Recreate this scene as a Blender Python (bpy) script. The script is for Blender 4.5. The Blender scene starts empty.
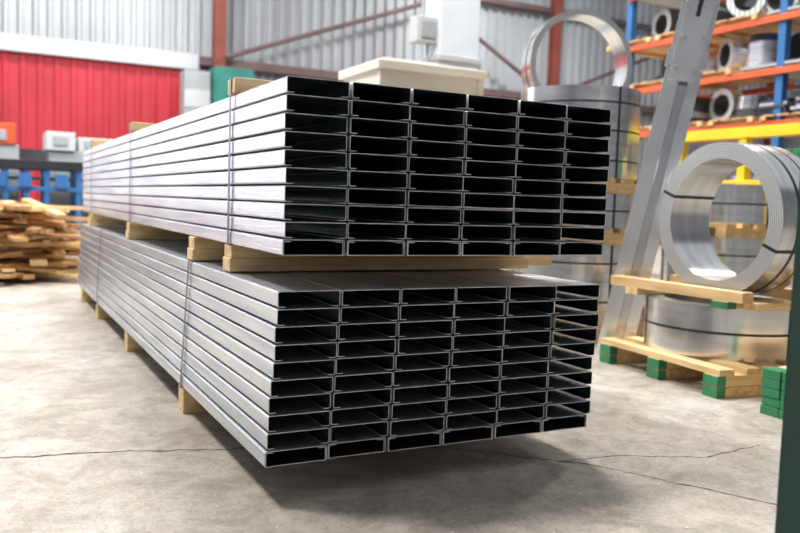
import bpy, bmesh, math, random
from mathutils import Matrix, Vector
random.seed(7)
S=bpy.context.scene
try:
    S.view_settings.view_transform='Standard'
except Exception: pass

# ------------------------------------------------------------ materials
def mat(name,col=(.5,.5,.5),rough=.5,metal=0.,var=0.,vscale=4.,stretch=(1,1,1),bump=0.,col2=None,bscale=None):
    m=bpy.data.materials.new(name); m.use_nodes=True
    nt=m.node_tree; N=nt.nodes; L=nt.links
    b=N['Principled BSDF']
    b.inputs['Roughness'].default_value=rough
    b.inputs['Metallic'].default_value=metal
    tc=N.new('ShaderNodeTexCoord'); mp=N.new('ShaderNodeMapping')
    mp.inputs['Scale'].default_value=stretch
    L.new(tc.outputs['Object'],mp.inputs['Vector'])
    nz=N.new('ShaderNodeTexNoise'); nz.inputs['Scale'].default_value=vscale; nz.inputs['Detail'].default_value=6
    L.new(mp.outputs['Vector'],nz.inputs['Vector'])
    cr=N.new('ShaderNodeValToRGB')
    c2=col2 if col2 else tuple(max(0,c*(1-var)) for c in col)
    cr.color_ramp.elements[0].position=.35; cr.color_ramp.elements[1].position=.65
    cr.color_ramp.elements[0].color=(*c2,1); cr.color_ramp.elements[1].color=(*col,1)
    L.new(nz.outputs['Fac'],cr.inputs['Fac']); L.new(cr.outputs['Color'],b.inputs['Base Color'])
    if bump>0:
        n2=N.new('ShaderNodeTexNoise'); n2.inputs['Scale'].default_value=bscale or vscale*6; n2.inputs['Detail'].default_value=4
        L.new(mp.outputs['Vector'],n2.inputs['Vector'])
        bp=N.new('ShaderNodeBump'); bp.inputs['Strength'].default_value=bump; bp.inputs['Distance'].default_value=.01
        L.new(n2.outputs['Fac'],bp.inputs['Height']); L.new(bp.outputs['Normal'],b.inputs['Normal'])
    return m

M_galv=mat('galvanized_steel',(.76,.77,.83),.33,.8,vscale=14,stretch=(1,.10,2.2),col2=(.54,.525,.61),bump=.12)
M_galv_lo=mat('galvanized_steel_b',(.70,.735,.77),.34,.8,vscale=14,stretch=(1,.10,2.2),col2=(.50,.535,.59),bump=.12)
M_post=mat('galvanized_post',(.88,.90,.92),.2,.8,vscale=6,col2=(.74,.76,.78))
M_in_shade=mat('stud_inside_shade',(.09,.15,.16),.26,.75,var=.4,vscale=3)  # dark teal puts the shade inside the studs into the colour
M_edge=mat('cut_edge',(.90,.92,.94),.4,.2,var=.38,vscale=22)
M_strap=mat('strap_steel',(.15,.15,.19),.4,.5,var=.2)
M_pine=mat('pine',(.86,.65,.36),.6,0,vscale=5,stretch=(.6,6,6),col2=(.66,.43,.19),bump=.1)
M_piney=mat('pine_cross',(.80,.57,.30),.6,0,vscale=5,stretch=(6,.6,6),col2=(.60,.37,.16),bump=.1)
M_old=mat('old_timber',(.58,.34,.15),.75,0,vscale=3,stretch=(1,5,5),col2=(.24,.12,.05),bump=.2)
M_old2=mat('old_timber_b',(.78,.52,.26),.75,0,vscale=3,stretch=(1,5,5),col2=(.50,.29,.12),bump=.2)
M_green=mat('green_paint',(.035,.25,.10),.5,0,var=.3)
M_dgreen=mat('dark_green_paint',(.008,.045,.035),.4,0,var=.3)
M_steel=mat('coil_steel',(.82,.84,.86),.2,.95,vscale=3,stretch=(1,1,6),col2=(.64,.66,.68))
M_band=mat('coil_band',(.03,.03,.035),.4,.3,var=.2)
M_red=mat('red_paint',(.48,.022,.04),.55,0,var=.25,vscale=.6)
M_white=mat('white_paint',(.56,.58,.60),.5,0,var=.2,vscale=1)
M_band_grey=mat('grey_band_paint',(.50,.52,.55),.5,0,var=.15,vscale=.7)
M_wall=mat('wall_sheet',(.36,.375,.39),.5,.1,vscale=.6,stretch=(1,1,.3),col2=(.23,.235,.26))
M_wall2=mat('wall_sheet_light',(.42,.45,.475),.5,.1,vscale=.6,stretch=(1,1,.2),col2=(.29,.30,.325))
M_rust=mat('red_oxide',(.24,.055,.04),.6,0,var=.3,vscale=2)
M_brown=mat('brown_girt',(.14,.085,.085),.6,0,var=.3,vscale=2)
M_teal=mat('teal_paint',(.02,.20,.17),.5,0,var=.3)
M_blue=mat('blue_paint',(.03,.15,.40),.45,0,var=.2)
M_black=mat('black_steel',(.03,.034,.045),.4,.3,var=.2)
M_orange=mat('orange_rack',(.66,.11,.03),.5,0,var=.35,vscale=3)
M_yellow=mat('yellow_guard',(.88,.64,.02),.45,0,var=.1)
M_crate=mat('crate_board',(.84,.80,.71),.6,0,vscale=2,stretch=(1,1,4),col2=(.74,.69,.58))
M_col=mat('column_paint',(.70,.76,.82),.5,0,var=.06)
M_grey=mat('grey_paint',(.36,.39,.41),.5,0,var=.1)
M_dark=mat('dark_pipe',(.08,.09,.11),.4,.5,var=.3)
M_navy=mat('navy_plastic',(.02,.035,.08),.4,0,var=.3)
M_crk=mat('crack_dirt',(.06,.045,.035),.9,0,var=.4)
M_side=mat('hall_side_wall',(.24,.25,.27),.6,0,var=.15,vscale=.6)

def coil_face():
    m=bpy.data.materials.new('coil_end_face'); m.use_nodes=True
    nt=m.node_tree;N=nt.nodes;L=nt.links;b=N['Principled BSDF']
    b.inputs['Metallic'].default_value=.8;b.inputs['Roughness'].default_value=.38
    tc=N.new('ShaderNodeTexCoord');w=N.new('ShaderNodeTexWave');w.wave_type='RINGS';w.rings_direction='Z'
    w.inputs['Scale'].default_value=28;w.inputs['Distortion'].default_value=.6
    L.new(tc.outputs['Object'],w.inputs['Vector'])
    cr=N.new('ShaderNodeValToRGB');cr.color_ramp.elements[0].color=(.36,.38,.39,1);cr.color_ramp.elements[1].color=(.78,.80,.80,1)
    L.new(w.outputs['Fac'],cr.inputs['Fac']);L.new(cr.outputs['Color'],b.inputs['Base Color'])
    return m
M_cface=coil_face()

def concrete():
    m=bpy.data.materials.new('concrete'); m.use_nodes=True
    nt=m.node_tree;N=nt.nodes;L=nt.links;b=N['Principled BSDF']
    tc=N.new('ShaderNodeTexCoord')
    def noise(s,d=6,r=.6,dist=0):
        n=N.new('ShaderNodeTexNoise');n.inputs['Scale'].default_value=s;n.inputs['Detail'].default_value=d;n.inputs['Roughness'].default_value=r
        n.inputs['Distortion'].default_value=dist
        L.new(tc.outputs['Object'],n.inputs['Vector']);return n
    def ramp(n,p0,c0,p1,c1):
        r=N.new('ShaderNodeValToRGB');e=r.color_ramp.elements
        e[0].position=p0;e[1].position=p1;e[0].color=(*c0,1);e[1].color=(*c1,1)
        L.new(n.outputs[0],r.inputs['Fac']);return r
    def mix(a,bb,mode='MULTIPLY',f=1):
        x=N.new('ShaderNodeMixRGB');x.blend_type=mode;x.inputs[0].default_value=f
        L.new(a.outputs[0],x.inputs[1]);L.new(bb.outputs[0],x.inputs[2]);return x
    a=ramp(noise(1.3),.36,(.37,.325,.275),.64,(.54,.495,.44))
    c=ramp(noise(4,10,.75,.8),.40,(.68,.67,.66),.56,(1,1,1))
    c2=ramp(noise(18,8,.75),.35,(.76,.75,.74),.55,(1,1,1))
    d=ramp(noise(90,4,.7),.35,(.76,.75,.74),.52,(1,1,1))
    x=mix(mix(mix(a,c),c2),d)
    v=N.new('ShaderNodeTexVoronoi');v.inputs['Scale'].default_value=30
    L.new(tc.outputs['Object'],v.inputs['Vector'])
    sp=ramp(v,.05,(.35,.32,.28),.09,(1,1,1))
    x=mix(x,sp)
    v2=N.new('ShaderNodeTexVoronoi');v2.inputs['Scale'].default_value=17
    L.new(tc.outputs['Object'],v2.inputs['Vector'])
    sp2=ramp(v2,.05,(.35,.34,.32),.07,(0,0,0))
    x=mix(x,sp2,'ADD')
    L.new(x.outputs[0],b.inputs['Base Color'])
    rr=ramp(noise(2.5),.3,(.42,)*3,.7,(.65,)*3);L.new(rr.outputs[0],b.inputs['Roughness'])
    bp=N.new('ShaderNodeBump');bp.inputs['Strength'].default_value=.2;bp.inputs['Distance'].default_value=.01
    L.new(noise(45).outputs[0],bp.inputs['Height']);L.new(bp.outputs[0],b.inputs['Normal'])
    return m
M_conc=concrete()

# ------------------------------------------------------------ mesh builder
class MB:
    def __init__(s): s.v=[];s.f=[];s.m=[];s.mats=[];s.sm=[]
    def mi(s,m):
        if m not in s.mats: s.mats.append(m)
        return s.mats.index(m)
    def add(s,vs,fs,m,smooth=False):
        o=len(s.v); s.v+= [tuple(x) for x in vs]
        k=s.mi(m)
        for f in fs: s.f.append([i+o for i in f]); s.m.append(k); s.sm.append(smooth)
    def box(s,x0,x1,y0,y1,z0,z1,m,M=None):
        vs=[Vector((x,y,z)) for x in(x0,x1) for y in(y0,y1) for z in(z0,z1)]
        if M: vs=[M@v for v in vs]
        s.add(vs,[(0,1,3,2),(4,6,7,5),(0,4,5,1),(2,3,7,6),(0,2,6,4),(1,5,7,3)],m)
    def bar(s,p,q,w,h,m,up=Vector((0,0,1))):
        p=Vector(p);q=Vector(q);d=(q-p);l=d.length;d.normalize()
        a=d.cross(up)
        if a.length<1e-4: a=Vector((1,0,0))
        a.normalize();b=a.cross(d)
        M=Matrix((( a.x,d.x,b.x,p.x),(a.y,d.y,b.y,p.y),(a.z,d.z,b.z,p.z),(0,0,0,1)))
        s.box(-w/2,w/2,0,l,-h/2,h/2,m,M)
    def ring(s,c,R,r,w,m_out,m_face,axis='Z',n=72,M=None,m_in=None):
        m_in=m_in or m_out
        T={'Z':Matrix.Identity(3),'X':Matrix(((0,0,1),(0,1,0),(-1,0,0))),'Y':Matrix(((1,0,0),(0,0,1),(0,-1,0)))}[axis]
        if M: T=M
        c=Vector(c)
        P=[(R,-w/2),(R,w/2),(r,w/2),(r,-w/2)]; mm=[m_out,m_face,m_in,m_face]
        for k in range(4):
            a=P[k];b=P[(k+1)%4]; vs=[]
            for i in range(n):
                t=2*math.pi*i/n
                for q in(a,b): vs.append(c+T@Vector((q[0]*math.cos(t),q[0]*math.sin(t),q[1])))
            s.add(vs,[(2*i,(2*i+2)%(2*n),(2*i+3)%(2*n),2*i+1) for i in range(n)],mm[k],k in(0,2))
    def cyl(s,p,q,R,m,n=24):
        p=Vector(p);q=Vector(q);d=(q-p).normalized();u=Vector((0,0,1)) if abs(d.z)<.9 else Vector((1,0,0))
        a=d.cross(u).normalized();b=a.cross(d)
        vs=[];
        for i in range(n):
            t=2*math.pi*i/n;o=(a*math.cos(t)+b*math.sin(t))*R
            vs+=[p+o,q+o]
        s.add(vs,[(2*i,(2*i+2)%(2*n),(2*i+3)%(2*n),2*i+1) for i in range(n)],m,True)
        s.add([vs[2*i] for i in range(n)],[tuple(range(n))],m); s.add([vs[2*i+1] for i in range(n)],[tuple(range(n))],m)
    def build(s,name,parent=None,bevel=0,origin=None):
        me=bpy.data.meshes.new(name)
        o=Vector(origin) if origin else Vector((0,0,0))
        me.from_pydata([tuple(Vector(v)-o) for v in s.v],[],s.f)
        for m in s.mats: me.materials.append(m)
        for i,p in enumerate(me.polygons): p.material_index=s.m[i]; p.use_smooth=s.sm[i]
        bm=bmesh.new();bm.from_mesh(me);bmesh.ops.recalc_face_normals(bm,faces=bm.faces);bm.to_mesh(me);bm.free()
        ob=bpy.data.objects.new(name,me);S.collection.objects.link(ob);ob.location=o
        if parent: ob.parent=parent
        if bevel:
            b=ob.modifiers.new('bevel','BEVEL');b.width=bevel;b.segments=2;b.limit_method='ANGLE'
        return ob
def empty(name):
    e=bpy.data.objects.new(name,None);S.collection.objects.link(e);return e

# ------------------------------------------------------------ room shell
b=MB();b.box(-9,26,-5,20.3,-.1,0,M_conc);b.build('floor')
b=MB();b.box(-9.15,-9,-5,20.3,0,10,M_side);b.build('wall_left')
b=MB();b.box(-9,26,-5.15,-5,0,10,M_side);b.build('wall_front')
def crack(pts,name,w=.004,seed=1):
    rnd=random.Random(seed)
    b=MB();P=[]
    for i in range(len(pts)-1):
        a=Vector(pts[i]);c=Vector(pts[i+1]);n=max(4,int((c-a).length/.02))
        for k in range(n): P.append(a.lerp(c,k/n))
    vs=[];off=0
    for i,p in enumerate(P):
        off=off*.85+rnd.uniform(-.006,.006)
        q=p+Vector((off*.4,off*1.3)); ww=w*rnd.uniform(.3,1.1)
        vs+=[(q.x,q.y-ww,.0008),(q.x,q.y+ww,.0008)]
    b.add(vs,[(2*i,2*i+2,2*i+3,2*i+1) for i in range(len(P)-1)],M_crk);return b.build(name)
crack([(-.6,2.93),(.05,2.845),(.4,2.79),(.79,2.675),(1.44,2.43),(1.82,2.08),(2.13,1.51),(2.3,1.2)],'floor_crack',.006,4)
crack([(1.75,2.15),(2.0,2.12),(2.25,2.0),(2.6,2.02)],'floor_crack',.0035,9)

def corrugated(x0,x1,y,z0,z1,m,name,pitch=.22,dep=.05,axis='X'):
    b=MB();vs=[];x=x0
    prof=[(0,0),(.5,0),(.62,1),(.88,1)]
    P=[]
    while x<x1:
        for a,d in prof: P.append((x+a*pitch,y-d*dep))
        x+=pitch
    for p in P:
        q=p if axis=='X' else (p[1],p[0])
        vs+=[(q[0],q[1],z0),(q[0],q[1],z1)]
    b.add(vs,[(2*i,2*i+2,2*i+3,2*i+1) for i in range(len(P)-1)],m)
    return b.build(name)
corrugated(-9,26,20.2,0,4.2,M_wall,'wall_back',dep=.07)
corrugated(-9,26,20.25,4.2,10,M_wall2,'wall_back_upper',pitch=.3,dep=.09)
corrugated(-5,20,26,0,10,M_wall,'wall_right',axis='Y')
corrugated(-.8,4.15,20.1,.0,3.87,M_red,'red_wall_panel',pitch=.35,dep=.03)
b=MB();b.box(-9,-.85,20.0,20.1,0,3.87,M_white);b.box(-9,4.7,19.95,20.1,3.88,4.25,M_band_grey);b.build('trim_and_bounce_panel')  # white panel is out of view, added to reflect in the steel; band is real
b=MB();b.box(4.7,26,19.9,20.12,4.0,4.2,M_brown);b.box(4.7,26,19.9,20.12,6.6,6.75,M_brown);b.build('trim_2')
b=MB()
for x in(-5.2,5.15,15.2,24.8): 
    b.box(x-.14,x+.14,19.72,19.74,0,10,M_rust);b.box(x-.14,x+.14,19.92,19.94,0,10,M_rust);b.box(x-.012,x+.012,19.74,19.92,0,10,M_rust)
b.build('steel_wall_column')
b=MB();b.cyl((5.27,19.6,4.2),(10.9,19.6,6.3),.06,M_brown);b.cyl((10.9,19.6,6.3),(14.9,19.6,4.1),.06,M_brown)
b.cyl((15.2,19.6,4.2),(21,19.6,6.6),.06,M_brown);b.build('diagonal_wall_brace')
b=MB();b.box(4.2,4.80,19.2,19.7,0,3.75,M_grey);b.box(4.2,4.80,19.18,19.2,2.9,3.3,M_white);b.build('grey_cabinet',bevel=.02)
b=MB();b.box(4.84,5.75,18.9,19.5,0,3.85,M_teal);b.box(4.88,5.7,18.88,18.9,.2,3.65,M_teal);b.build('teal_locker',bevel=.02)

b=MB();b.box(4.83,5.38,8.5,8.9,0,8,M_col);b.box(4.80,5.41,8.47,8.93,2.55,2.62,M_white);b.box(4.79,5.42,8.46,8.94,0,.3,M_grey)
b.box(4.55,4.83,8.55,8.75,2.75,3.05,M_white);b.box(4.6,4.8,8.53,8.55,2.8,3.0,M_grey)
b.cyl((4.68,8.65,3.05),(4.68,8.65,8),.025,M_grey);b.cyl((4.75,8.65,2.75),(4.75,8.65,0.0),.02,M_grey)
b.build('building_column',bevel=.01)

e=MB();e.box(2.69,3.60,5.62,6.34,.12,1.86,M_crate)
for x in(2.68,3.55): e.box(x,x+.06,5.61,5.625,.14,1.86,M_crate)
e.box(2.66,3.63,5.59,6.37,1.86,1.93,M_crate)
e.box(2.72,3.2,5.65,6.0,1.93,1.955,M_crate)
for y in(5.65,5.95,6.22): e.box(2.67,3.62,y,y+.1,0,.12,M_piney)
e.build('shipping_box',bevel=.006)

# ------------------------------------------------------------ stud bundles
def c_path(w,h,lip,r,flip):
    pts=[(lip,0),(0,0),(0,h),(w,h),(w,0),(w-lip,0)]  # web on top, lips at the bottom
    out=[pts[0]]
    for i in range(1,5):
        p=Vector(pts[i]);a=(Vector(pts[i-1])-p).normalized();c=(Vector(pts[i+1])-p).normalized()
        cen=p+a*r+c*r
        s0=p+a*r;s1=p+c*r
        v0=s0-cen;v1=s1-cen
        for k in range(5):
            t=k/4; v=(v0*math.cos(t*math.pi/2)+v1*math.sin(t*math.pi/2))
            out.append(tuple(cen+v))
    out.append(pts[-1])
    if flip: out=[(x,h-z) for x,z in out]
    return out
def stud(b,x,y0,y1,z,w,h,m_out,flip=False,lip=.022,t=.0020,r=.0055):
    P=[Vector(p) for p in c_path(w,h,lip,r,flip)]
    n=len(P);ins=[];outs=[]
    cen=Vector((w/2,h/2))
    for i in range(n):
        a=P[max(0,i-1)];c=P[min(n-1,i+1)];d=(c-a).normalized();nn=Vector((-d.y,d.x))
        if i==0 or i==n-1: 
            nn=Vector((0,1 if not flip else -1))
        elif nn.dot(cen-P[i])<0: nn=-nn
        outs.append(P[i]);ins.append(P[i]+nn*t)
    def V(p,y): return (x+p.x,y,z+p.y)
    for L,m in((outs,m_out),(ins,M_in_shade)):
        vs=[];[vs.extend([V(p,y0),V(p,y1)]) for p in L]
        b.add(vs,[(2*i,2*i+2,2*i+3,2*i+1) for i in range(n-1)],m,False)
    for y in(y0,y1):
        vs=[];[vs.extend([V(outs[i],y),V(ins[i],y)]) for i in range(n)]
        b.add(vs,[(2*i,2*i+2,2*i+3,2*i+1) for i in range(n-1)],M_edge)
    for i in(0,n-1):
        b.add([V(outs[i],y0),V(outs[i],y1),V(ins[i],y1),V(ins[i],y0)],[(0,1,2,3)],M_edge)
COL=.1932;ROW=.05
def bundle(name,x0,y0,L,z0,shear,m):
    root=empty(name)
    b=MB()
    for r in range(10):
        z=z0+r*ROW
        rs=random.uniform(-.0012,.0012)
        for c in range(6):
            x=x0+c*COL-shear*(9-r)/9.0+random.uniform(-.0014,.0014)+rs
            dy=random.uniform(-.007,.007)
            stud(b,x+.0024,y0+dy,y0+L+dy,z+.0006,COL-.0060,ROW-.0048-random.uniform(0,.0006),m)
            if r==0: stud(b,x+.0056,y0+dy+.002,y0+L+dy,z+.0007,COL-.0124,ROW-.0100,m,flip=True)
    o=b.build('steel_studs',root)
    return root
UP=bundle('steel_stud_bundle',.744,2.15,4.95,.701,0,M_galv)
LO=bundle('steel_stud_bundle.001',.7275,2.139,4.95,.108,.028,M_galv_lo)
def strap(root,xa,xb,y,z0,z1,sh=0,w=.021,t=.0014):
    b=MB()
    b.bar((xa-sh-t,y,z0-t),(xa-t,y,z1+t),t,w,M_strap,up=Vector((0,1,0)))
    b.bar((xb-sh+t,y,z0-t),(xb+t,y,z1+t),t,w,M_strap,up=Vector((0,1,0)))
    b.box(xa-t,xb+t,y-w/2,y+w/2,z1,z1+t,M_strap)
    b.box(xa-sh-t,xb-sh+t,y-w/2,y+w/2,z0-t,z0,M_strap)
    b.build('strap',root)
for y in(2.69,4.72,6.5):
    b=MB();b.box(.742,1.905,y-.045,y+.045,1.2005,1.25,M_pine);b.build('top_timber',UP,bevel=.003)
    strap(UP,.7405,1.908,y,.7,1.251)
for y in(3.19,5.8): strap(LO,.7245,1.890,y,.107,.6085,.028)
for i,(y,xa,xb) in enumerate([(2.72,.742,1.97),(3.2,.728,1.95),(4.72,.725,1.93),(6.45,.72,1.93)]):
    b=MB();b.box(xa,xb,y-.045,y+.045,.6095,.6545,M_pine);b.box(xa+.006,xb-.01,y-.043,y+.046,.6548,.6995,M_pine);b.build('timber_dunnage',LO,bevel=.003)
b=MB();b.box(1.2,2.2,2.82,2.90,.6095,.66,M_pine);b.build('timber_batten',LO,bevel=.003)
for y in(3.22,4.6,5.85,6.8):
    b=MB();b.box(.705,1.93,y-.045,y+.045,0,.106,M_pine);b.build('timber_skid',LO,bevel=.003)

# ------------------------------------------------------------ steel coils
def lying_coil(b,c,z0,w,R=.4,r=.29):
    b.ring((c[0],c[1],z0+w/2),R,r,w,M_steel,M_cface)
    b.ring((c[0],c[1],z0+w*.5),R+.002,R-.001,.012,M_band,M_band)
    for k in range(3):
        t=k*2.1+.5+c[0]
        M=Matrix.Rotation(t,4,'Z')
        T=Matrix.Translation((c[0],c[1],0))@M
        b.box(R,R+.002,-.008,.008,z0,z0+w,M_band,T);b.box(r,R,-.008,.008,z0+w,z0+w+.002,M_band,T)
def pallet(b,cx,cy,z0,s=.84,h=.12,rot=0,green=True):
    T=Matrix.Translation((cx,cy,z0))@Matrix.Rotation(rot,4,'Z')
    hh=h-.03
    for y in(-s/2+.05,0,s/2-.05):
        b.box(-s/2,s/2,y-.045,y+.045,0,hh*.48,M_piney,T);b.box(-s/2,s/2,y-.045,y+.045,hh*.5,hh,M_pine,T)
        if green:
            for q in(-1,1):
                a,c=sorted((q*(s/2+.003),q*(s/2-.05)))
                b.box(a,c,y-.047,y+.047,.002,hh*.47,M_green,T);b.box(a,c,y-.047,y+.047,hh*.52,hh-.001,M_green,T)
    for i in range(6):
        x=-s/2+.05+i*(s-.1)/5
        b.box(x-.045,x+.045,-s/2,s/2,hh,h,M_piney,T)

b=MB();pallet(b,3.53,3.02,0,.92,.135,-.10);b.build('wooden_pallet',bevel=.002)
b=MB();lying_coil(b,(0,0),0,.262,.41,.31);o=b.build('steel_coil');o.location=(3.56,3.06,.136)
b=MB()
b.box(3.16,3.92,2.70,2.79,.402,.438,M_pine);b.box(3.16,3.92,3.30,3.39,.402,.438,M_pine)
b.box(3.165,3.24,2.62,3.52,.439,.49,M_piney);b.box(3.60,3.68,2.55,3.5,.439,.49,M_piney)
b.box(3.155,3.22,2.695,2.795,.403,.437,M_green)
b.box(3.25,3.8,2.60,2.68,.402,.438,M_pine)
b.build('coil_cradle',bevel=.002)
b=MB();b.ring((0,0,0),.385,.305,.29,M_steel,M_cface,n=96)
b.ring((0,0,.03),.387,.384,.016,M_band,M_band,n=96)
b.ring((0,0,-.07),.3865,.384,.010,M_band,M_band,n=96)
for k in range(2):
    T=Matrix.Rotation(k*math.pi+1.2,4,'Z')
    b.box(.303,.387,-.008,.008,-.147,-.145,M_band,T);b.box(.303,.387,-.008,.008,.145,.147,M_band,T);b.box(.385,.3875,-.008,.008,-.147,.147,M_band,T);b.box(.3025,.305,-.008,.008,-.147,.147,M_band,T)
o=b.build('steel_coil.001');o.matrix_world=Matrix.Translation((3.42,2.90,.828))@Matrix.Rotation(math.radians(-90),4,'Y')
b=MB()
for k in range(5):
    z=k*.04
    for j in range(3):
        y=2.08+j*.095
        b.box(3.03+random.uniform(-.01,.01),3.9,y,y+.088,z+.001,z+.038,M_pine)
        b.box(3.0+random.uniform(0,.01),3.09,y-.001,y+.089,z+.0005,z+.0385,M_green)
b.build('lumber_stack',bevel=.002)

def stack(cx,cy,levels,R=.4,r=.29):
    root=empty('coil_stack');root.location=(cx,cy,0)
    z=0
    for kind,h in levels:
        b=MB()
        if kind=='p': pallet(b,0,0,0,.86,h-.001,.0,green=False);o=b.build('stack_pallet',root,bevel=.002)
        else: lying_coil(b,(0,0),0,h-.002,R,r);o=b.build('stacked_coil',root)
        o.location=(0,0,z);z+=h
    return z
stack(3.62,4.42,[('p',.13),('c',.26),('c',.24),('p',.11),('c',.22),('p',.1),('c',.22),('c',.16),('c',.2)],.40)
zt=stack(4.12,5.32,[('p',.13),('c',.3),('c',.3),('p',.1),('c',.3),('c',.3),('p',.1)],.37,.28)
b=MB();b.ring((0,0,0),.42,.375,.2,M_steel,M_cface,n=96);b.ring((0,0,0),.422,.41,.012,M_band,M_band,n=96)
o=b.build('steel_coil_hoop');o.matrix_world=Matrix.Translation((4.13,5.1,zt+.426))@Matrix.Rotation(math.radians(-15),4,'Z')@Matrix.Rotation(math.radians(90),4,'X')
stack(5.02,4.40,[('p',.13),('c',.3),('c',.26),('p',.1),('c',.28)],.42)
stack(5.05,6.25,[('p',.13),('c',.3),('c',.26),('p',.1),('c',.28),('c',.28)],.42)

# leaning galvanized channel
b=MB()
p=Vector((3.34,3.66,0));q=Vector((3.70,3.30,2.75))
d=(q-p).normalized();wa=Vector((.7,-.7,0));wa=(wa-d*wa.dot(d)).normalized();na=d.cross(wa)
Mx=Matrix(((wa.x,na.x,d.x,p.x),(wa.y,na.y,d.y,p.y),(wa.z,na.z,d.z,p.z),(0,0,0,1)))
Ln=(q-p).length
W=.1
sg=-1 if na.dot(Vector((-.7,-.7,0)))>0 else 1
def bx(x0,x1,y0,y1,z0,z1,m):
    y0,y1=sorted((sg*y0,sg*y1));b.box(x0,x1,y0,y1,z0,z1,m,Mx)
bx(-W,W,.045,.049,.02,Ln,M_post)
bx(-W,-W+.004,-.01,.045,.02,Ln,M_post);bx(W-.004,W,-.01,.045,.02,Ln,M_post)
bx(-W,-W+.085,-.014,-.01,.02,Ln,M_post);bx(W-.065,W,-.014,-.01,.02,Ln,M_post)
bx(-W-.012,W+.012,-.03,.055,1.70,1.80,M_post)
bx(-.075,.075,-.05,-.03,1.62,Ln,M_post);bx(-.012,.012,-.053,-.049,1.98,2.10,M_black)
for z in(1.68,1.86): 
    for x in(-.05,.05): bx(x-.01,x+.01,-.062,-.05,z,z+.02,M_grey)
b.build('leaning_steel_channel',bevel=.002)

b=MB();b.box(1.382,1.452,.965,1.035,.01,1.9,M_dgreen);b.box(1.34,1.5,.92,1.08,0,.012,M_dgreen);b.box(1.378,1.456,.961,1.039,1.9,1.91,M_dgreen)
b.build('green_guard_post',bevel=.006)

# ------------------------------------------------------------ pallet rack on the right
root=empty('pallet_rack')
b=MB()
for y in(3.6,5.9,8.2):
    for x in(7.5,8.5):
        b.box(x-.045,x+.045,y-.045,y+.045,0,4.6,M_blue)
    for k in range(6): b.bar((7.5,y,.3+k*.7),(8.5,y,.75+k*.7),.03,.03,M_blue)
for z in(.9,1.85,2.4,2.95,3.6):
    for x in(7.45,8.5): b.box(x-.03,x+.03,3.6,8.2,z-.07,z,M_orange)
b.build('rack_frame',root,bevel=.004)
random.seed(52)
b=MB()
for z in(.9,1.85,2.4,2.95,3.6):
    y=3.75
    while y<7.9:
        wd=random.uniform(.6,.9)
        if random.random()<.6:
            for k in range(4): b.box(7.4,8.45,y+k*wd/4,y+k*wd/4+wd/5,z+.045,z+.06,M_old2)
            for k in range(2): b.box(7.4,8.45,y+k*(wd-.08),y+k*(wd-.08)+.07,z+.001,z+.045,M_old2)
        else: b.box(7.46,8.5,y,y+wd,z+.03,z+.06,M_grey);
        y+=wd+.08
b.build('shelf_pallets',root)
b=MB()
for z in(.9,1.85,2.4,2.95,3.6):
    y=3.9
    while y<7.95:
        k=random.random()+(-.15 if z>2.3 else .2); z0=z+.061
        if k<.6:
            R=random.uniform(.16,.21);a=random.uniform(-.5,.5)
            T=Matrix.Rotation(a,3,'Z')@Matrix(((0,0,1),(0,1,0),(-1,0,0)))
            m=random.choice([M_steel,M_dark,M_galv,M_dark])
            b.ring((7.78+random.uniform(-.1,.1),y,z0+R),R,R*random.uniform(.62,.85),random.uniform(.12,.5),m,random.choice([M_cface,M_dark,M_grey,M_cface]),n=36,m_in=M_dark,M=T)
            y+=2*R+random.uniform(.01,.08)
        elif k<.78:
            R=random.uniform(.17,.24);hh=0
            for q in range(random.choice([2,3,4])):
                h=random.uniform(.06,.12)
                if hh+h>.38: break
                b.ring((7.75,y+.05,z0+hh+h/2),R-.01*q,R*.7,h-.006,random.choice([M_steel,M_galv,M_dark,M_navy]),M_cface,n=36);hh+=h
            y+=2*R+.06
        else:
            c=random.choice([M_navy,M_dark,M_navy,M_grey])
            for q in range(random.randint(5,10)):
                zz=z0+q*.035;b.box(7.42+random.uniform(0,.1),8.4,y-.17,y+.17,zz,zz+.031,random.choice([c,c,M_dark,M_galv]))
            y+=.42
b.build('shelf_coils_and_stock',root)

b=MB()
for y in(3.2,4.1,4.8,5.5): b.box(5.67,5.75,y-.04,y+.04,0,1.58,M_yellow)
for z in(.5,1.05,1.49): b.box(5.66,5.76,3.16,5.54,z,z+.09,M_yellow)
b.build('yellow_guard_frame',bevel=.005)
b=MB()
for y in(3.22,3.5):
    for x in(4.5,5.0): b.box(x-.025,x+.025,y-.025,y+.025,0,1.1,M_grey)
for x in(4.5,5.0): b.box(x-.02,x+.02,3.17,3.55,1.1,1.13,M_grey)
for i in range(3):
    for k in range(3):
        y=3.2+i*.1;z=1.131+k*.047
        b.box(4.47,5.05,y,y+.09,z,z+.043,M_pine);b.box(4.45,4.51,y-.001,y+.091,z-.0,z+.044,M_green)
b.build('lumber_stand',bevel=.003)

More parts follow.
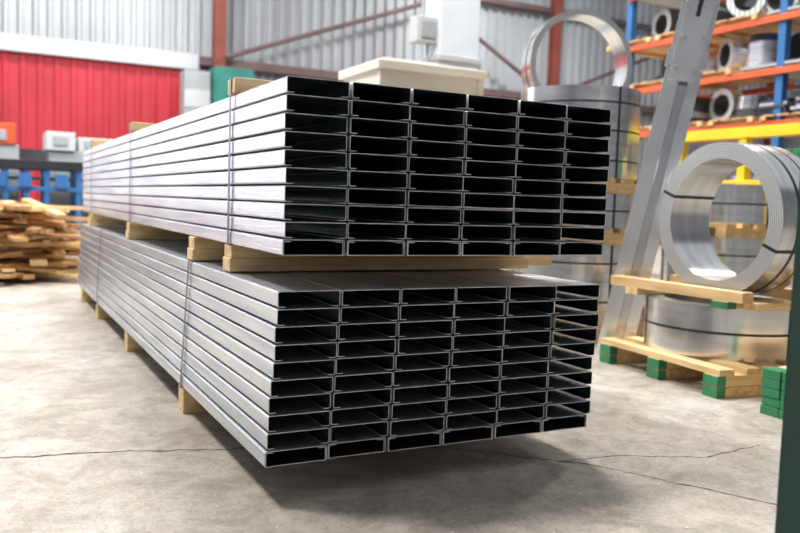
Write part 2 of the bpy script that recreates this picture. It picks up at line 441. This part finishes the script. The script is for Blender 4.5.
# ------------------------------------------------------------ left background
def boards(name,x0,x1,y0,y1,h,n,seed):
    random.seed(seed);b=MB()
    for i in range(n):
        f=i/n; z=.02+f*h
        L=random.uniform(.5,1.3);w=random.uniform(.07,.15);t=random.uniform(.02,.045)
        xr=x1-.3*f*random.random()
        cx=random.uniform(x0+L/2*.8,xr-L/2*.8) ;cy=random.uniform(y0,y1)
        rot=random.gauss(0,.4) if random.random()<.6 else random.uniform(1.1,2.0)
        T=Matrix.Translation((cx,cy,z))@Matrix.Rotation(rot,4,'Z')@Matrix.Rotation(random.gauss(0,.07),4,'Y')
        m=random.choice([M_old,M_old2,M_old2,M_pine,M_old])
        if random.random()<.08:
            vs=[];R=random.uniform(.6,.9);N=14
            for k in range(N+1):
                a=-.6+1.2*k/N
                for rr in(R-w/2,R+w/2):
                    for zz in(-t/2,t/2): vs.append(T@Vector((rr*math.sin(a),-(rr*math.cos(a)-R),zz)))
            fs=[]
            for k in range(N):
                o=4*k;fs+=[(o,o+1,o+5,o+4),(o+2,o+6,o+7,o+3),(o,o+4,o+6,o+2),(o+1,o+3,o+7,o+5)]
            fs+=[(0,2,3,1),(4*N,4*N+1,4*N+3,4*N+2)]
            b.add(vs,fs,m)
        else: b.box(-L/2,L/2,-w/2,w/2,-t/2,t/2,m,T)
    return b.build(name)
boards('timber_offcut_pile',-1.3,1.04,8.35,9.3,.70,360,8)
random.seed(11)
b=MB()
b.box(-3,3.2,11.9,12.0,1.14,1.26,M_black);b.box(-3,3.2,12.7,12.8,1.14,1.26,M_black)
b.box(-3,3.2,11.95,12.75,1.0,1.04,M_black)
for i in range(40): b.cyl((-2.9+i*.155,11.95,1.2),(-2.9+i*.155,12.75,1.2),.04,M_grey,12)
for x in(-2.6,-1.6,-.6,.05,.3,.55,.8,1.2,1.6,2.8):
    for y in(11.93,12.72): b.box(x-.035,x+.035,y,y+.07,0,1.14,M_blue)
for z in(.35,.85): b.box(-2.6,2.8,11.92,11.96,z,z+.06,M_blue)
for x in(.15,.45,.9): b.box(x,x+.16,11.86,11.92,.9,1.08,M_blue)
b.build('roller_table',bevel=.004)
b=MB();b.box(.9,1.8,12.95,13.5,0,1.45,M_grey);b.box(.85,1.25,12.9,13.5,1.45,1.72,M_white);b.box(1.3,1.85,12.95,13.5,1.45,1.66,M_white)
b.box(.95,1.15,12.88,12.9,1.52,1.66,M_grey);b.box(1.38,1.6,12.93,12.95,1.5,1.62,M_grey);b.box(1.65,1.8,12.93,12.95,1.5,1.62,M_grey)
b.build('control_cabinet',bevel=.015)
b=MB();b.box(-.1,.5,12.95,13.4,0,1.5,M_grey);b.box(-.12,.46,12.92,13.4,1.5,1.8,M_orange);b.box(.1,.34,12.9,12.92,1.55,1.70,M_grey)
b.build('orange_machine',bevel=.02)
b=MB()
for k in range(6):
    b.box(-3,2.9,14.0+k*.12,14.08+k*.12,1.35,1.5,M_dark)
for x in(-2.5,0,2.5): b.box(x-.05,x+.05,14,14.7,0,1.35,M_black)
b.build('steel_bar_rack')

# ------------------------------------------------------------ light
w=bpy.data.worlds.new('World');S.world=w;w.use_nodes=True
N=w.node_tree.nodes;L=w.node_tree.links;bg=N['Background']
tc=N.new('ShaderNodeTexCoord');sx=N.new('ShaderNodeSeparateXYZ');cr=N.new('ShaderNodeValToRGB')
L.new(tc.outputs['Generated'],sx.inputs[0]);L.new(sx.outputs['Z'],cr.inputs['Fac'])
cr.color_ramp.elements[0].color=(.60,.63,.68,1);cr.color_ramp.elements[1].color=(.97,.99,1.0,1);cr.color_ramp.elements[1].position=.8
L.new(cr.outputs[0],bg.inputs[0]);bg.inputs[1].default_value=.58
def area(name,loc,rot,sx_,sy,e,col=(1,1,1)):
    l=bpy.data.lights.new(name,'AREA');l.shape='RECTANGLE';l.size=sx_;l.size_y=sy;l.energy=e;l.color=col
    o=bpy.data.objects.new(name,l);S.collection.objects.link(o);o.location=loc;o.rotation_euler=rot
for i,(x,y) in enumerate([(-2,5),(3,5),(-2,10),(5,10),(12,8),(12,16),(2,17)]):
    area('high_bay_light',(x,y,8.5),(0,0,0),1.4,1.4,700,(1,.98,.95))
area('added_back_fill',(-5.2,18.5,2.6),(math.radians(-90),0,math.radians(0)),6.5,4.6,330,(.92,.95,1))  # added lamp out of view, streaks and backlight for the steel; no door modelled

# ------------------------------------------------------------ camera
U=Vector((1576,12,-813)).normalized();V=Vector((-420,78,-813));V=(V-U*V.dot(U)).normalized();Wv=U.cross(V)
R=Matrix((U,V,Wv)).to_4x4()
cam=bpy.data.cameras.new('camera');co=bpy.data.objects.new('camera',cam);S.collection.objects.link(co)
co.matrix_world=Matrix.Translation((0,0,.86))@R
cam.sensor_width=36;cam.lens=36*813/800
cam.dof.use_dof=True;cam.dof.focus_distance=2.45;cam.dof.aperture_fstop=2.8
cam.clip_end=200
S.camera=co
